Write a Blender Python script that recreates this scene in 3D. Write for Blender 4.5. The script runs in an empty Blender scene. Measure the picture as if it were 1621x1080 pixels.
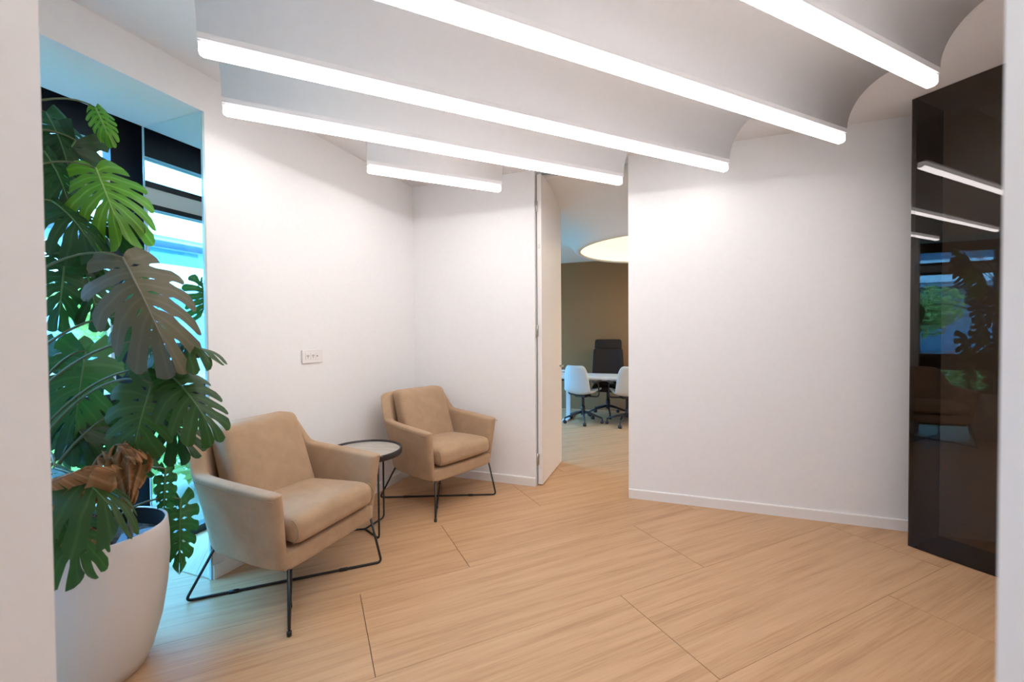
import bpy, bmesh, math, random
from mathutils import Vector, Matrix
random.seed(7)
SC = bpy.context.scene
COL = SC.collection
PI = math.pi
S2 = math.sqrt(0.5)

# ------------------------------------------------------------------ camera
cam_d = bpy.data.cameras.new('camera')
cam = bpy.data.objects.new('camera', cam_d); COL.objects.link(cam)
cam_d.sensor_fit = 'HORIZONTAL'; cam_d.sensor_width = 36.0
cam_d.lens = 675.6 * 36.0 / 1621.0
cam_d.clip_start = 0.02; cam_d.clip_end = 300
CR = Vector((0.94018231, 0.34059695, -0.00713702))
CU = Vector((0.000484, 0.0196141, 0.9998075))
CF = Vector((-0.34067137, 0.94000479, -0.01827591))
m = Matrix((CR, CU, -CF)).transposed().to_4x4()
m.translation = Vector((0, 0, 1.40))
cam.matrix_world = m
cam_d.dof.use_dof = True; cam_d.dof.focus_distance = 3.2; cam_d.dof.aperture_fstop = 2.8
SC.camera = cam

# ------------------------------------------------------------------ light and exposure
SC.view_settings.view_transform = 'Standard'
SC.view_settings.look = 'None'
SC.view_settings.gamma = 1.0
SC.view_settings.use_curve_mapping = False
SC.view_settings.exposure = 0.0
STRIP_POWER = 20.0
SIDE_POWER = 3.4
SKY_POWER = 26.0
w = bpy.data.worlds.new('sky'); SC.world = w; w.use_nodes = True
wt = w.node_tree; wt.nodes.clear()
wo = wt.nodes.new('ShaderNodeOutputWorld'); wb = wt.nodes.new('ShaderNodeBackground')
wb.inputs['Color'].default_value = (0.16, 0.51, 1.0, 1); wb.inputs['Strength'].default_value = SKY_POWER
wt.links.new(wb.outputs[0], wo.inputs[0])
sun_d = bpy.data.lights.new('sun', 'SUN'); sun_d.energy = 5.0; sun_d.angle = 0.03; sun_d.color = (1, .97, .9)
sun = bpy.data.objects.new('sun', sun_d); COL.objects.link(sun)
sun.rotation_euler = (0, math.radians(42), math.radians(20))    # comes from behind our own building
def portal(name, loc, rot, sx, sy):
    d = bpy.data.lights.new(name, 'AREA'); d.shape = 'RECTANGLE'; d.size = sx; d.size_y = sy
    d.cycles.is_portal = True
    o = bpy.data.objects.new(name, d); COL.objects.link(o); o.location = loc; o.rotation_euler = rot
portal('window_portal', (-3.25, 1.0, 1.3), (0, -PI/2, 0), 2.7, 1.5)
portal('office_window_portal', (-3.65, 6.0, 1.5), (0, -PI/2, 0), 2.0, 2.4)
def area(name, loc, rot, sx, sy, power, color):
    d = bpy.data.lights.new(name, 'AREA'); d.shape = 'RECTANGLE'; d.size = sx; d.size_y = sy
    d.energy = power; d.color = color
    o = bpy.data.objects.new(name, d); COL.objects.link(o); o.location = loc; o.rotation_euler = rot
    return o
area('corridor_fill_light', (0.0, -1.4, 2.83), (0, 0, 0), 1.6, 1.0, 28, (1, .96, .95))  # added area light behind the camera, fills the jambs and room from the front

area('office_fill_light', (1.7, 6.3, 2.55), (0, 0.35, 0), .6, 1.6, 55, (1, .86, .70))  # unseen warm light added to offset the blue daylight in the office

# ------------------------------------------------------------------ materials
def mat(name, col, rough=.5, metal=0, spec=.5, emit=None, estr=0):
    mt = bpy.data.materials.new(name); mt.use_nodes = True
    b = mt.node_tree.nodes['Principled BSDF']
    b.inputs['Base Color'].default_value = (*col, 1); b.inputs['Roughness'].default_value = rough
    b.inputs['Metallic'].default_value = metal; b.inputs['Specular IOR Level'].default_value = spec
    if emit:
        b.inputs['Emission Color'].default_value = (*emit, 1); b.inputs['Emission Strength'].default_value = estr
    return mt
def nodes(mt): return mt.node_tree.nodes, mt.node_tree.links, mt.node_tree.nodes['Principled BSDF']
def add_noise(mt, c1, c2, scale, stretch=(1, 1, 1), detail=4, bump=0, bdist=.002, lo=.35, hi=.65, rough=.6, coord='Object'):
    N, L, b = nodes(mt)
    tc = N.new('ShaderNodeTexCoord'); mp = N.new('ShaderNodeMapping'); mp.inputs['Scale'].default_value = stretch
    nz = N.new('ShaderNodeTexNoise'); nz.inputs['Scale'].default_value = scale; nz.inputs['Detail'].default_value = detail
    nz.inputs['Roughness'].default_value = rough
    rp = N.new('ShaderNodeValToRGB')
    rp.color_ramp.elements[0].position = lo; rp.color_ramp.elements[0].color = (*c1, 1)
    rp.color_ramp.elements[1].position = hi; rp.color_ramp.elements[1].color = (*c2, 1)
    L.new(tc.outputs[coord], mp.inputs[0]); L.new(mp.outputs[0], nz.inputs['Vector'])
    L.new(nz.outputs['Fac'], rp.inputs[0]); L.new(rp.outputs[0], b.inputs['Base Color'])
    if bump:
        bp = N.new('ShaderNodeBump'); bp.inputs['Strength'].default_value = bump; bp.inputs['Distance'].default_value = bdist
        L.new(nz.outputs['Fac'], bp.inputs['Height']); L.new(bp.outputs[0], b.inputs['Normal'])
    return nz
def wood_mat(name, ca, cb, cc, rough):
    mt = mat(name, ca, rough, spec=.35)
    N, L, b = nodes(mt)
    tc = N.new('ShaderNodeTexCoord'); oi = N.new('ShaderNodeObjectInfo')
    sc = N.new('ShaderNodeVectorMath'); sc.operation = 'SCALE'; sc.inputs['Scale'].default_value = 13.0
    cx = N.new('ShaderNodeCombineXYZ')
    for k in range(3): L.new(oi.outputs['Random'], cx.inputs[k])
    L.new(cx.outputs[0], sc.inputs[0])
    ad = N.new('ShaderNodeVectorMath'); L.new(tc.outputs['Object'], ad.inputs[0]); L.new(sc.outputs[0], ad.inputs[1])
    def layer(scale, stretch, detail, rough_):
        mp = N.new('ShaderNodeMapping'); mp.inputs['Scale'].default_value = stretch
        nz = N.new('ShaderNodeTexNoise'); nz.inputs['Scale'].default_value = scale
        nz.inputs['Detail'].default_value = detail; nz.inputs['Roughness'].default_value = rough_
        nz.inputs['Distortion'].default_value = .3
        L.new(ad.outputs[0], mp.inputs[0]); L.new(mp.outputs[0], nz.inputs['Vector']); return nz
    n1 = layer(3.0, (.35, 7, 1), 3, .55); n2 = layer(14.0, (.22, 9, 1), 5, .65)
    mx = N.new('ShaderNodeMath'); mx.operation = 'MULTIPLY_ADD'; mx.inputs[1].default_value = .5
    h = N.new('ShaderNodeMath'); h.operation = 'MULTIPLY'; h.inputs[1].default_value = .5
    L.new(n2.outputs['Fac'], h.inputs[0]); L.new(n1.outputs['Fac'], mx.inputs[0]); L.new(h.outputs[0], mx.inputs[2])
    rp = N.new('ShaderNodeValToRGB'); e = rp.color_ramp.elements
    e[0].position = .36; e[0].color = (*cb, 1); e[1].position = .64; e[1].color = (*cc, 1)
    x = e.new(.5); x.color = (*ca, 1)
    L.new(mx.outputs[0], rp.inputs[0]); L.new(rp.outputs[0], b.inputs['Base Color'])
    bp = N.new('ShaderNodeBump'); bp.inputs['Strength'].default_value = .12; bp.inputs['Distance'].default_value = .001
    L.new(n2.outputs['Fac'], bp.inputs['Height']); L.new(bp.outputs[0], b.inputs['Normal'])
    return mt
def clear_mat(name, tint, refl, rough=0.0, gcol=(1, 1, 1)):
    """thin pane: tinted see-through with a fresnel-like reflection"""
    mt = bpy.data.materials.new(name); mt.use_nodes = True
    N, L = mt.node_tree.nodes, mt.node_tree.links; N.clear()
    out = N.new('ShaderNodeOutputMaterial'); mx = N.new('ShaderNodeMixShader')
    tr = N.new('ShaderNodeBsdfTransparent'); tr.inputs[0].default_value = (*tint, 1)
    gl = N.new('ShaderNodeBsdfGlossy'); gl.inputs['Roughness'].default_value = rough; gl.inputs['Color'].default_value = (*gcol, 1)
    lw = N.new('ShaderNodeLayerWeight'); lw.inputs['Blend'].default_value = .3
    mr = N.new('ShaderNodeMapRange'); mr.inputs['To Min'].default_value = refl; mr.inputs['To Max'].default_value = min(1, refl + .5)
    pw = N.new('ShaderNodeMath'); pw.operation = 'POWER'; pw.inputs[1].default_value = 2.0
    L.new(lw.outputs['Facing'], pw.inputs[0]); L.new(pw.outputs[0], mr.inputs['Value'])
    L.new(mr.outputs[0], mx.inputs[0]); L.new(tr.outputs[0], mx.inputs[1]); L.new(gl.outputs[0], mx.inputs[2])
    L.new(mx.outputs[0], out.inputs[0]); return mt

M = {}
M['wall'] = mat('white_paint', (.85, .835, .83), .65, spec=.2)
add_noise(M['wall'], (.872, .86, .857), (.888, .875, .872), 30, bump=.06, bdist=.001)
M['ceil'] = mat('ceiling_paint', (.83, .815, .815), .75, spec=.15)
add_noise(M['ceil'], (.825, .81, .81), (.84, .825, .825), 22, bump=.04, bdist=.001)
M['base'] = mat('baseboard_white', (.86, .83, .81), .4)
M['tile'] = wood_mat('oak_tile', (.56, .335, .18), (.45, .255, .13), (.615, .375, .212), .42)
M['grout'] = mat('grout', (.21, .12, .065), .9)
M['strip'] = mat('lit_diffuser', (.9, .9, .9), .5, emit=(1, .972, .968), estr=STRIP_POWER)
M['strip_side'] = mat('lit_diffuser_side', (.9, .9, .9), .5, emit=(1, .972, .968), estr=SIDE_POWER)
M['alu'] = mat('white_aluminium', (.78, .76, .77), .4)
M['endcap'] = mat('endcap_white', (.8, .78, .78), .4)
M['mirror'] = mat('mirror_silver', (.80, .92, .93), .0, metal=1)
M['mirror_edge'] = mat('mirror_edge', (.45, .62, .66), .15, spec=.8)
M['black'] = mat('black_window_metal', (.012, .013, .018), .35)
M['glass'] = clear_mat('window_glass', (.86, .97, .98), .03)
M['spandrel'] = mat('spandrel_beige', (.80, .74, .68), .6)
M['smoke'] = clear_mat('smoked_glass', (.50, .46, .42), .033, gcol=(.95, .92, .92))
M['darkpanel'] = mat('dark_side_panel', (.035, .03, .03), .3)
M['door'] = mat('door_white', (.83, .79, .765), .45)
M['steel'] = mat('brushed_steel', (.55, .53, .5), .3, metal=1)
M['fabric'] = mat('beige_velour', (.42, .28, .175), .9, spec=.15)
nz = add_noise(M['fabric'], (.405, .265, .162), (.465, .312, .195), 9, detail=6, bump=.15, bdist=.002, rough=.7)
b = M['fabric'].node_tree.nodes['Principled BSDF']
b.inputs['Sheen Weight'].default_value = .2; b.inputs['Sheen Roughness'].default_value = .5
b.inputs['Sheen Tint'].default_value = (1, .85, .75, 1)
M['piping'] = mat('beige_piping', (.36, .245, .16), .9, spec=.1)
M['wire'] = mat('black_steel_wire', (.012, .011, .011), .4)
M['tabletop'] = mat('pale_stone_top', (.45, .41, .36), .35)
add_noise(M['tabletop'], (.40, .36, .31), (.52, .48, .43), 5, stretch=(1, 5, 1), detail=6)
M['tablerim'] = mat('dark_rim', (.022, .019, .02), .45)
M['plastic'] = mat('white_plastic', (.83, .80, .79), .35)
M['slot'] = mat('socket_hole', (.05, .045, .045), .6)
M['pot'] = mat('white_matt_pot', (.70, .63, .59), .5)
M['potin'] = mat('black_liner', (.02, .017, .017), .5)
M['soil'] = mat('soil', (.045, .028, .02), .95)
add_noise(M['soil'], (.02, .012, .009), (.10, .06, .04), 40, bump=.8, bdist=.02)
M['stake'] = mat('grey_stake', (.42, .40, .42), .4)
M['tag'] = mat('blue_grey_plate', (.10, .15, .25), .45)
M['trunk'] = mat('green_stem', (.10, .12, .035), .6)
M['dryleaf'] = None
def leaf_mat(name, ca, cb, trans, tmix, rough=.35, vein=None, vmix=.35):
    mt = bpy.data.materials.new(name); mt.use_nodes = True
    N, L = mt.node_tree.nodes, mt.node_tree.links
    b = N['Principled BSDF']; out = N['Material Output']
    at = N.new('ShaderNodeAttribute'); at.attribute_name = 'leafuv'
    sp = N.new('ShaderNodeSeparateXYZ'); L.new(at.outputs['Vector'], sp.inputs[0])
    # side veins: lighter lines at the middle of every finger (x holds the finger's own 0..1)
    sb = N.new('ShaderNodeMath'); sb.operation = 'SUBTRACT'; sb.inputs[1].default_value = .5; L.new(sp.outputs[0], sb.inputs[0])
    ab = N.new('ShaderNodeMath'); ab.operation = 'ABSOLUTE'; L.new(sb.outputs[0], ab.inputs[0])
    mr = N.new('ShaderNodeMapRange'); mr.inputs['From Min'].default_value = .03; mr.inputs['From Max'].default_value = .12
    mr.inputs['To Min'].default_value = vmix; mr.inputs['To Max'].default_value = 0
    L.new(ab.outputs[0], mr.inputs['Value'])
    tc = N.new('ShaderNodeTexCoord'); nz = N.new('ShaderNodeTexNoise'); nz.inputs['Scale'].default_value = 12
    L.new(tc.outputs['Object'], nz.inputs['Vector'])
    m1 = N.new('ShaderNodeMix'); m1.data_type = 'RGBA'
    m1.inputs[6].default_value = (*ca, 1); m1.inputs[7].default_value = (*cb, 1); L.new(nz.outputs['Fac'], m1.inputs[0])
    m2 = N.new('ShaderNodeMix'); m2.data_type = 'RGBA'; L.new(mr.outputs[0], m2.inputs[0]); L.new(m1.outputs[2], m2.inputs[6])
    v = vein or tuple(min(1, c * 2.0 + .02) for c in cb); m2.inputs[7].default_value = (*v, 1)
    L.new(m2.outputs[2], b.inputs['Base Color']); b.inputs['Roughness'].default_value = rough
    b.inputs['Specular IOR Level'].default_value = .3
    tl = N.new('ShaderNodeBsdfTranslucent'); tl.inputs[0].default_value = (*trans, 1)
    mx = N.new('ShaderNodeMixShader'); mx.inputs[0].default_value = tmix
    L.new(b.outputs[0], mx.inputs[1]); L.new(tl.outputs[0], mx.inputs[2]); L.new(mx.outputs[0], out.inputs[0])
    bp = N.new('ShaderNodeBump'); bp.inputs['Strength'].default_value = .3; bp.inputs['Distance'].default_value = .004
    L.new(mr.outputs[0], bp.inputs['Height']); L.new(bp.outputs[0], b.inputs['Normal'])
    return mt
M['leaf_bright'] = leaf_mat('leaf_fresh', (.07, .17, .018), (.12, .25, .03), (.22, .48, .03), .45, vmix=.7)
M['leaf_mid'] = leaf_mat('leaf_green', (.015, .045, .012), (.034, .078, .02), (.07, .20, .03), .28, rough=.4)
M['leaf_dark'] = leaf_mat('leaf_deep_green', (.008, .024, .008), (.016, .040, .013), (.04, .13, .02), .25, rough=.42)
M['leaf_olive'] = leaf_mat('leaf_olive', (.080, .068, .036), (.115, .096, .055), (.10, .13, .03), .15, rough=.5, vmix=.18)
M['leaf_dry'] = leaf_mat('leaf_dry', (.26, .125, .05), (.40, .21, .10), (.35, .17, .05), .2, rough=.8)
M['bush1'] = leaf_mat('bush_leaf', (.26, .34, .08), (.50, .52, .16), (.6, .7, .2), .3)
M['bush2'] = leaf_mat('bush_leaf_dark', (.10, .20, .05), (.28, .36, .10), (.4, .5, .15), .3)
M['tree'] = leaf_mat('tree_leaf', (.24, .34, .08), (.50, .54, .18), (.6, .7, .2), .3)
M['bark'] = mat('bark', (.12, .09, .07), .9)
M['facade'] = mat('white_balcony_panel', (.85, .87, .9), .6)
M['facade_grey'] = mat('grey_soffit', (.30, .36, .42), .7)
M['facade_glass'] = mat('blue_glass', (.08, .20, .32), .1, spec=.8)
M['ground'] = mat('paving', (.35, .36, .36), .9)
add_noise(M['ground'], (.17, .14, .10), (.26, .22, .16), 3)
M['cloth'] = mat('brown_textile', (.205, .13, .07), .95, spec=.05)
add_noise(M['cloth'], (.28, .155, .075), (.335, .19, .095), 140, stretch=(1, 1, 1), bump=.3, bdist=.002)
M['office_ceil'] = mat('office_plaster', (.80, .80, .80), .7, spec=.2)
M['dome'] = mat('lit_dome', (.9, .88, .7), .6, emit=(1, .93, .62), estr=.9)
M['shell'] = mat('white_woven_shell', (.66, .65, .63), .7)
M['darkmetal'] = mat('dark_grey_metal', (.03, .028, .035), .4)
M['leather'] = mat('dark_brown_fabric', (.028, .021, .019), .8, spec=.2)
M['desk'] = mat('white_laminate', (.84, .84, .83), .35)
M['pedestal'] = mat('dark_grey_pedestal', (.06, .055, .065), .5)

# ------------------------------------------------------------------ helpers
class MB:
    """collects shapes; build() links them as one mesh object"""
    def __init__(s): s.v = []; s.f = []; s.smooth = []
    def add(s, vs, fs, smooth=False):
        o = len(s.v); s.v += [tuple(p) for p in vs]
        for f in fs: s.f.append([i + o for i in f]); s.smooth.append(smooth)
        return s
    def box(s, x0, x1, y0, y1, z0, z1):
        vs = [(x, y, z) for z in (z0, z1) for y in (y0, y1) for x in (x0, x1)]
        return s.add(vs, [(0, 2, 3, 1), (4, 5, 7, 6), (0, 1, 5, 4), (1, 3, 7, 5), (3, 2, 6, 7), (2, 0, 4, 6)])
    def prism(s, pts, z0, z1, smooth=False):
        n = len(pts)
        a = sum(pts[i][0] * pts[(i + 1) % n][1] - pts[(i + 1) % n][0] * pts[i][1] for i in range(n))
        if a < 0: pts = pts[::-1]
        vs = [(x, y, z0) for x, y in pts] + [(x, y, z1) for x, y in pts]
        fs = [tuple(range(n - 1, -1, -1)), tuple(range(n, 2 * n))] + [(i, (i + 1) % n, (i + 1) % n + n, i + n) for i in range(n)]
        return s.add(vs, fs, smooth)
    def lathe(s, prof, n=40, c=(0, 0, 0), cap0=False, cap1=False):
        vs = []; fs = []
        for r, z in prof:
            for k in range(n):
                a = 2 * PI * k / n; vs.append((c[0] + r * math.cos(a), c[1] + r * math.sin(a), c[2] + z))
        for i in range(len(prof) - 1):
            for k in range(n):
                k2 = (k + 1) % n; fs.append((i * n + k, i * n + k2, (i + 1) * n + k2, (i + 1) * n + k))
        if cap0: fs.append(tuple(range(n - 1, -1, -1)))
        if cap1: fs.append(tuple(range((len(prof) - 1) * n, len(prof) * n)))
        return s.add(vs, fs, True)
    def tube(s, pts, r, n=8, r2=None, caps=True):
        pts = [Vector(p) for p in pts]; k = len(pts); vs = []; fs = []
        t0 = (pts[1] - pts[0]).normalized()
        up = Vector((0, 0, 1)) if abs(t0.z) < .9 else Vector((1, 0, 0))
        nrm = (up - t0 * up.dot(t0)).normalized()
        for i in range(k):
            t = (pts[min(i + 1, k - 1)] - pts[max(i - 1, 0)]).normalized()
            nrm = (nrm - t * nrm.dot(t)).normalized(); bn = t.cross(nrm)
            rr = r if r2 is None else r + (r2 - r) * i / (k - 1)
            for j in range(n):
                a = 2 * PI * j / n; vs.append(pts[i] + (nrm * math.cos(a) + bn * math.sin(a)) * rr)
        for i in range(k - 1):
            for j in range(n):
                j2 = (j + 1) % n; fs.append((i * n + j, i * n + j2, (i + 1) * n + j2, (i + 1) * n + j))
        if caps: fs += [tuple(range(n - 1, -1, -1)), tuple(range((k - 1) * n, k * n))]
        return s.add(vs, fs, True)
    def rbox(s, hx, hy, hz, r, n=10, c=(0, 0, 0), puff=0, warp=None):
        """rounded box with an optional pillow-like top and bottom and a warp function"""
        vs = []; fs = []; ix = {}
        def vert(p):
            k = tuple(round(q, 5) for q in p)
            if k not in ix:
                q = Vector((p[0] * hx, p[1] * hy, p[2] * hz))
                inn = Vector((max(-hx + r, min(hx - r, q.x)), max(-hy + r, min(hy - r, q.y)), max(-hz + r, min(hz - r, q.z))))
                d = q - inn
                if d.length > 1e-9: q = inn + d.normalized() * min(r, d.length if d.length < r else r)
                q.z += puff * (1 - p[0] ** 2) * (1 - p[1] ** 2) * (1 if p[2] > 0 else -1) * abs(p[2])
                if warp: q = Vector(warp(q))
                ix[k] = len(vs); vs.append(q + Vector(c))
            return ix[k]
        def g(i):
            t = -1 + 2 * i / n
            return math.sin(t * PI / 2) * .55 + t * .45
        for ax in range(3):
            for sg in (-1, 1):
                for i in range(n):
                    for j in range(n):
                        q = []
                        for a, bb in ((i, j), (i + 1, j), (i + 1, j + 1), (i, j + 1)):
                            p = [0, 0, 0]; p[ax] = sg; p[(ax + 1) % 3] = g(a); p[(ax + 2) % 3] = g(bb); q.append(vert(p))
                        fs.append(tuple(q if sg > 0 else q[::-1]))
        return s.add(vs, fs, True)
    def build(s, name, material, parent=None, kind=None, bevel=0, subsurf=0, solid=0):
        me = bpy.data.meshes.new(name); me.from_pydata(s.v, [], s.f); me.validate(); me.update()
        if len(me.polygons) == len(s.smooth):
            me.polygons.foreach_set('use_smooth', s.smooth)
        me.materials.append(material)
        o = bpy.data.objects.new(name, me); COL.objects.link(o)
        if parent: o.parent = parent
        if kind: o['kind'] = kind
        if solid:
            md = o.modifiers.new('solid', 'SOLIDIFY'); md.thickness = solid; md.offset = 0
        if bevel:
            md = o.modifiers.new('bevel', 'BEVEL'); md.width = bevel; md.segments = 2; md.limit_method = 'ANGLE'
        if subsurf:
            md = o.modifiers.new('sub', 'SUBSURF'); md.levels = subsurf; md.render_levels = subsurf
        return o
def empty(name, loc=(0, 0, 0), rz=0, label=None, cat=None, group=None, kind=None):
    o = bpy.data.objects.new(name, None); COL.objects.link(o); o.empty_display_size = .1
    o.location = loc; o.rotation_euler = (0, 0, rz)
    return tag(o, label, cat, group, kind)
def tag(o, label=None, cat=None, group=None, kind=None):
    if label: o['label'] = label
    if cat: o['category'] = cat
    if group: o['group'] = group
    if kind: o['kind'] = kind
    return o
def copy_tree(o, parent=None):
    c = o.copy(); COL.objects.link(c)
    if parent: c.parent = parent
    for ch in list(o.children): copy_tree(ch, c)
    return c
def uv(u, v, z=0): return ((u - v) * S2, (u + v) * S2, z)         # along / across the ceiling strips (45 degrees to the walls)
def smooth_path(pts, rad, n=6):
    """polyline with rounded corners"""
    P = [Vector(p) for p in pts]; out = [P[0]]
    for i in range(1, len(P) - 1):
        a = (P[i - 1] - P[i]); b_ = (P[i + 1] - P[i]); r = min(rad, a.length * .45, b_.length * .45)
        A = P[i] + a.normalized() * r; B = P[i] + b_.normalized() * r
        for k in range(n + 1):
            t = k / n; out.append(A * (1 - t) ** 2 + P[i] * 2 * t * (1 - t) + B * t * t)
    out.append(P[-1]); return out

# ------------------------------------------------------------------ the setting
CZ = 2.872
YB = 3.715                      # face of the wall with the doorway
XL = -2.45                      # face of the left wall beside the window niche
# floor: base plus large oak tiles laid at 45 degrees
MB().prism([(-3.14, -3.2), (2.9, -3.2), (2.9, 3.9), (2.6, 3.9), (2.6, 7.75), (-3.6, 7.75), (-3.6, 3.9), (-3.14, 3.9)], -.12, -.008).build('floor', M['grout'], kind='structure')
floor = bpy.data.objects['floor']
def clip(poly, a, b_, c):       # keep a*x + b*y <= c
    out = []
    for i in range(len(poly)):
        p, q = poly[i], poly[(i + 1) % len(poly)]
        fp, fq = a * p[0] + b_ * p[1] - c, a * q[0] + b_ * q[1] - c
        if fp <= 0: out.append(p)
        if fp * fq < 0:
            t = fp / (fp - fq); out.append((p[0] + t * (q[0] - p[0]), p[1] + t * (q[1] - p[1])))
    return out
TL, TW, G = 1.875, .6125, .0011
offs = {-1: .2, 0: .865, 1: 1.466, 2: .214, 3: .835, 4: 1.655, 5: .4, 6: 1.05, 7: 1.7, 8: .3}
def lay_tiles(region):
    for r in range(-8, 13):
        v0 = 1.182 + (r - 1) * TW
        off = offs.get(r, (r * .63) % TL)
        for k in range(-5, 8):
            u0 = off + k * TL
            poly = [uv(u, v)[:2] for u, v in ((u0 + G * 1.6, v0 + G * .7), (u0 + TL - G * 1.6, v0 + G * .7), (u0 + TL - G * 1.6, v0 + TW - G * .7), (u0 + G * 1.6, v0 + TW - G * .7))]
            for h in region: poly = clip(poly, *h) if poly else poly
            if len(poly) < 3: continue
            ar = abs(sum(poly[i][0] * poly[(i + 1) % len(poly)][1] - poly[(i + 1) % len(poly)][0] * poly[i][1] for i in range(len(poly)))) / 2
            if ar < .004: continue
            o0 = uv(u0, v0)
            loc = [((x - o0[0]) * S2 + (y - o0[1]) * S2, -(x - o0[0]) * S2 + (y - o0[1]) * S2) for x, y in poly]
            t = MB().prism(loc, -.008, 0).build('tile', M['tile'], floor)
            t.location = (o0[0], o0[1], 0); t.rotation_euler = (0, 0, PI / 4)
lay_tiles([(1, 0, 2.9), (-1, 0, 3.13), (0, 1, 3.9), (0, -1, 1.2)])
lay_tiles([(1, 0, 2.6), (-1, 0, 3.6), (0, 1, 7.75), (0, -1, -3.9)])

def wallbox(name, *a, m='wall'): return MB().box(*a).build(name, M[m], kind='structure')
MB().prism([(XL, 1.69), (-2.395, YB + .12), (-2.965, YB + .12), (-2.965, 1.69)], 0, CZ).build('wall_left', M['wall'], kind='structure')
# wall above the niche: its front face and its soffit
wallbox('trim_1', -2.965, XL, .45, 1.69, 2.66, CZ)
wallbox('wall_back_left', -2.965, -1.124, YB, YB + .12, 0, CZ)
wallbox('wall_back_right', -.302, 2.75, YB, YB + .12, 0, CZ)
wallbox('wall_right', 2.75, 2.9, .25, YB + .12, 0, CZ)
wallbox('wall_front_left', -3.14, -1.078, .22, .45, 0, CZ)
wallbox('wall_front_right', .249, 2.9, .22, .45, 0, CZ)
# corridor the photograph is taken from
wallbox('wall_corridor_left', -2.3, -2.15, -3.2, .22, 0, CZ)
wallbox('wall_corridor_right', 2.15, 2.3, -3.2, .22, 0, CZ)
wallbox('wall_corridor_back', -2.3, 2.3, -3.35, -3.2, 0, CZ)
wallbox('ceiling', -3.3, 2.9, -3.35, YB + .12, CZ, CZ + .12, m='ceil')
def baseboard(name, p, q, n):
    p, q, n = Vector((*p, 0)), Vector((*q, 0)), Vector((*n, 0)).normalized()
    prof = [(0, 0), (.014, 0), (.014, .072), (.010, .078), (0, .078)]
    vs = []; k = len(prof)
    for e in (p, q):
        for a, z in prof: vs.append(e + n * a + Vector((0, 0, z)))
    fs = [(i, (i + 1) % k, (i + 1) % k + k, i + k) for i in range(k)] + [tuple(range(k)), tuple(range(2 * k - 1, k - 1, -1))]
    MB().add(vs, fs).build(name, M['base'], kind='structure')
baseboard('baseboard_left', (XL + .002, 1.69), (-2.398, YB - .001), (1, -.027))
baseboard('baseboard_back_left', (-2.39, YB), (-1.124, YB), (0, -1))
baseboard('baseboard_back_right', (-.302, YB), (2.75, YB), (0, -1))

# ceiling fins: each hangs behind one light strip, curving up to the ceiling on the viewer's side
ZS = 2.56                       # underside of the strips
SV = [(-.41, -9), (0, 0)]
strips = [  # v, u-left, u-right, where
    (3.232, .372, 1.420, 'shortest lit white ceiling strip, farthest one beside the doorway corner'),
    (2.694, -.410, 2.222, 'lit white ceiling strip ending in front of the doorway, next to the shortest strip'),
    (2.163, -.410, 2.742, 'lit white ceiling strip in the middle of the five, starting nearest the niche top'),
    (1.544, -.410, 2.993, 'long lit white ceiling strip, second nearest, running towards the white wall right of the door'),
    (1.012, -.150, 2.707, 'lit white ceiling strip nearest the viewer, ending by the smoked glass corner'),
]
fill_strip = (.47, .45, 2.30, 'added lit white ceiling strip out of view above the opening, brightening the right side')  # strip and its fin are added out of view to brighten right wall and floor
def fin(i, v, u0, u1):
    zb = ZS + .062; R = CZ - zb - .02; prof = [(v + .026, CZ), (v + .026, zb), (v - .026, zb), (v - .026, zb + .02)]
    for k in range(1, 13):
        a = k / 12 * PI / 2; prof.append((v - .026 - R * (1 - math.cos(a)), zb + .02 + R * math.sin(a)))
    n = len(prof); vs = [uv(u0, a, z) for a, z in prof] + [uv(u1, a, z) for a, z in prof]
    fs = [(k, (k + 1) % n, (k + 1) % n + n, k + n) for k in range(n)] + [tuple(range(n - 1, -1, -1)), tuple(range(n, 2 * n))]
    mb = MB(); mb.add(vs, fs)
    for k in range(len(mb.smooth)): mb.smooth[k] = 3 <= k < n - 1
    mb.build('trim_%d' % (i + 2), M['ceil'], kind='structure')
def strip(v, u0, u1, label):
    o = empty('light_strip', uv((u0 + u1) / 2, v, ZS), PI / 4, label, 'light', 'ceiling light strips')
    h = (u1 - u0) / 2
    prof = [(-.021, .048), (-.025, .044), (-.025, .014), (-.021, .005), (-.012, 0), (.012, 0), (.021, .005), (.025, .014), (.025, .044), (.021, .048)]
    n = len(prof)
    e = h - .004
    xs = [-e, -e + .012, e - .012, e]; sc = [.72, 1, 1, .72]
    vs = [(x, y * k, .024 + (z - .024) * k) for x, k in zip(xs, sc) for y, z in prof]
    fs = [(j * n + i, j * n + (i + 1) % n, (j + 1) * n + (i + 1) % n, (j + 1) * n + i) for j in range(3) for i in range(n)]
    fs += [tuple(range(n)), tuple(range(4 * n - 1, 3 * n - 1, -1))]
    mb = MB().add([Vector(p) for p in vs], [f[::-1] for f in fs])
    d = mb.build('diffuser', M['strip'], o); d.data.materials.append(M['strip_side'])
    for p in d.data.polygons: p.material_index = 0 if p.center.z < .012 else 1
    MB().box(-h, h, -.017, .017, .048, .056).box(-h, h, -.026, .026, .056, .0625).build('housing', M['alu'], o)
    return o
for i, (v, a, b_, lab) in enumerate(strips): fin(i, v, a, b_); strip(v, a, b_, lab)
fin(7, *fill_strip[:3]); strip(*fill_strip)

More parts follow.
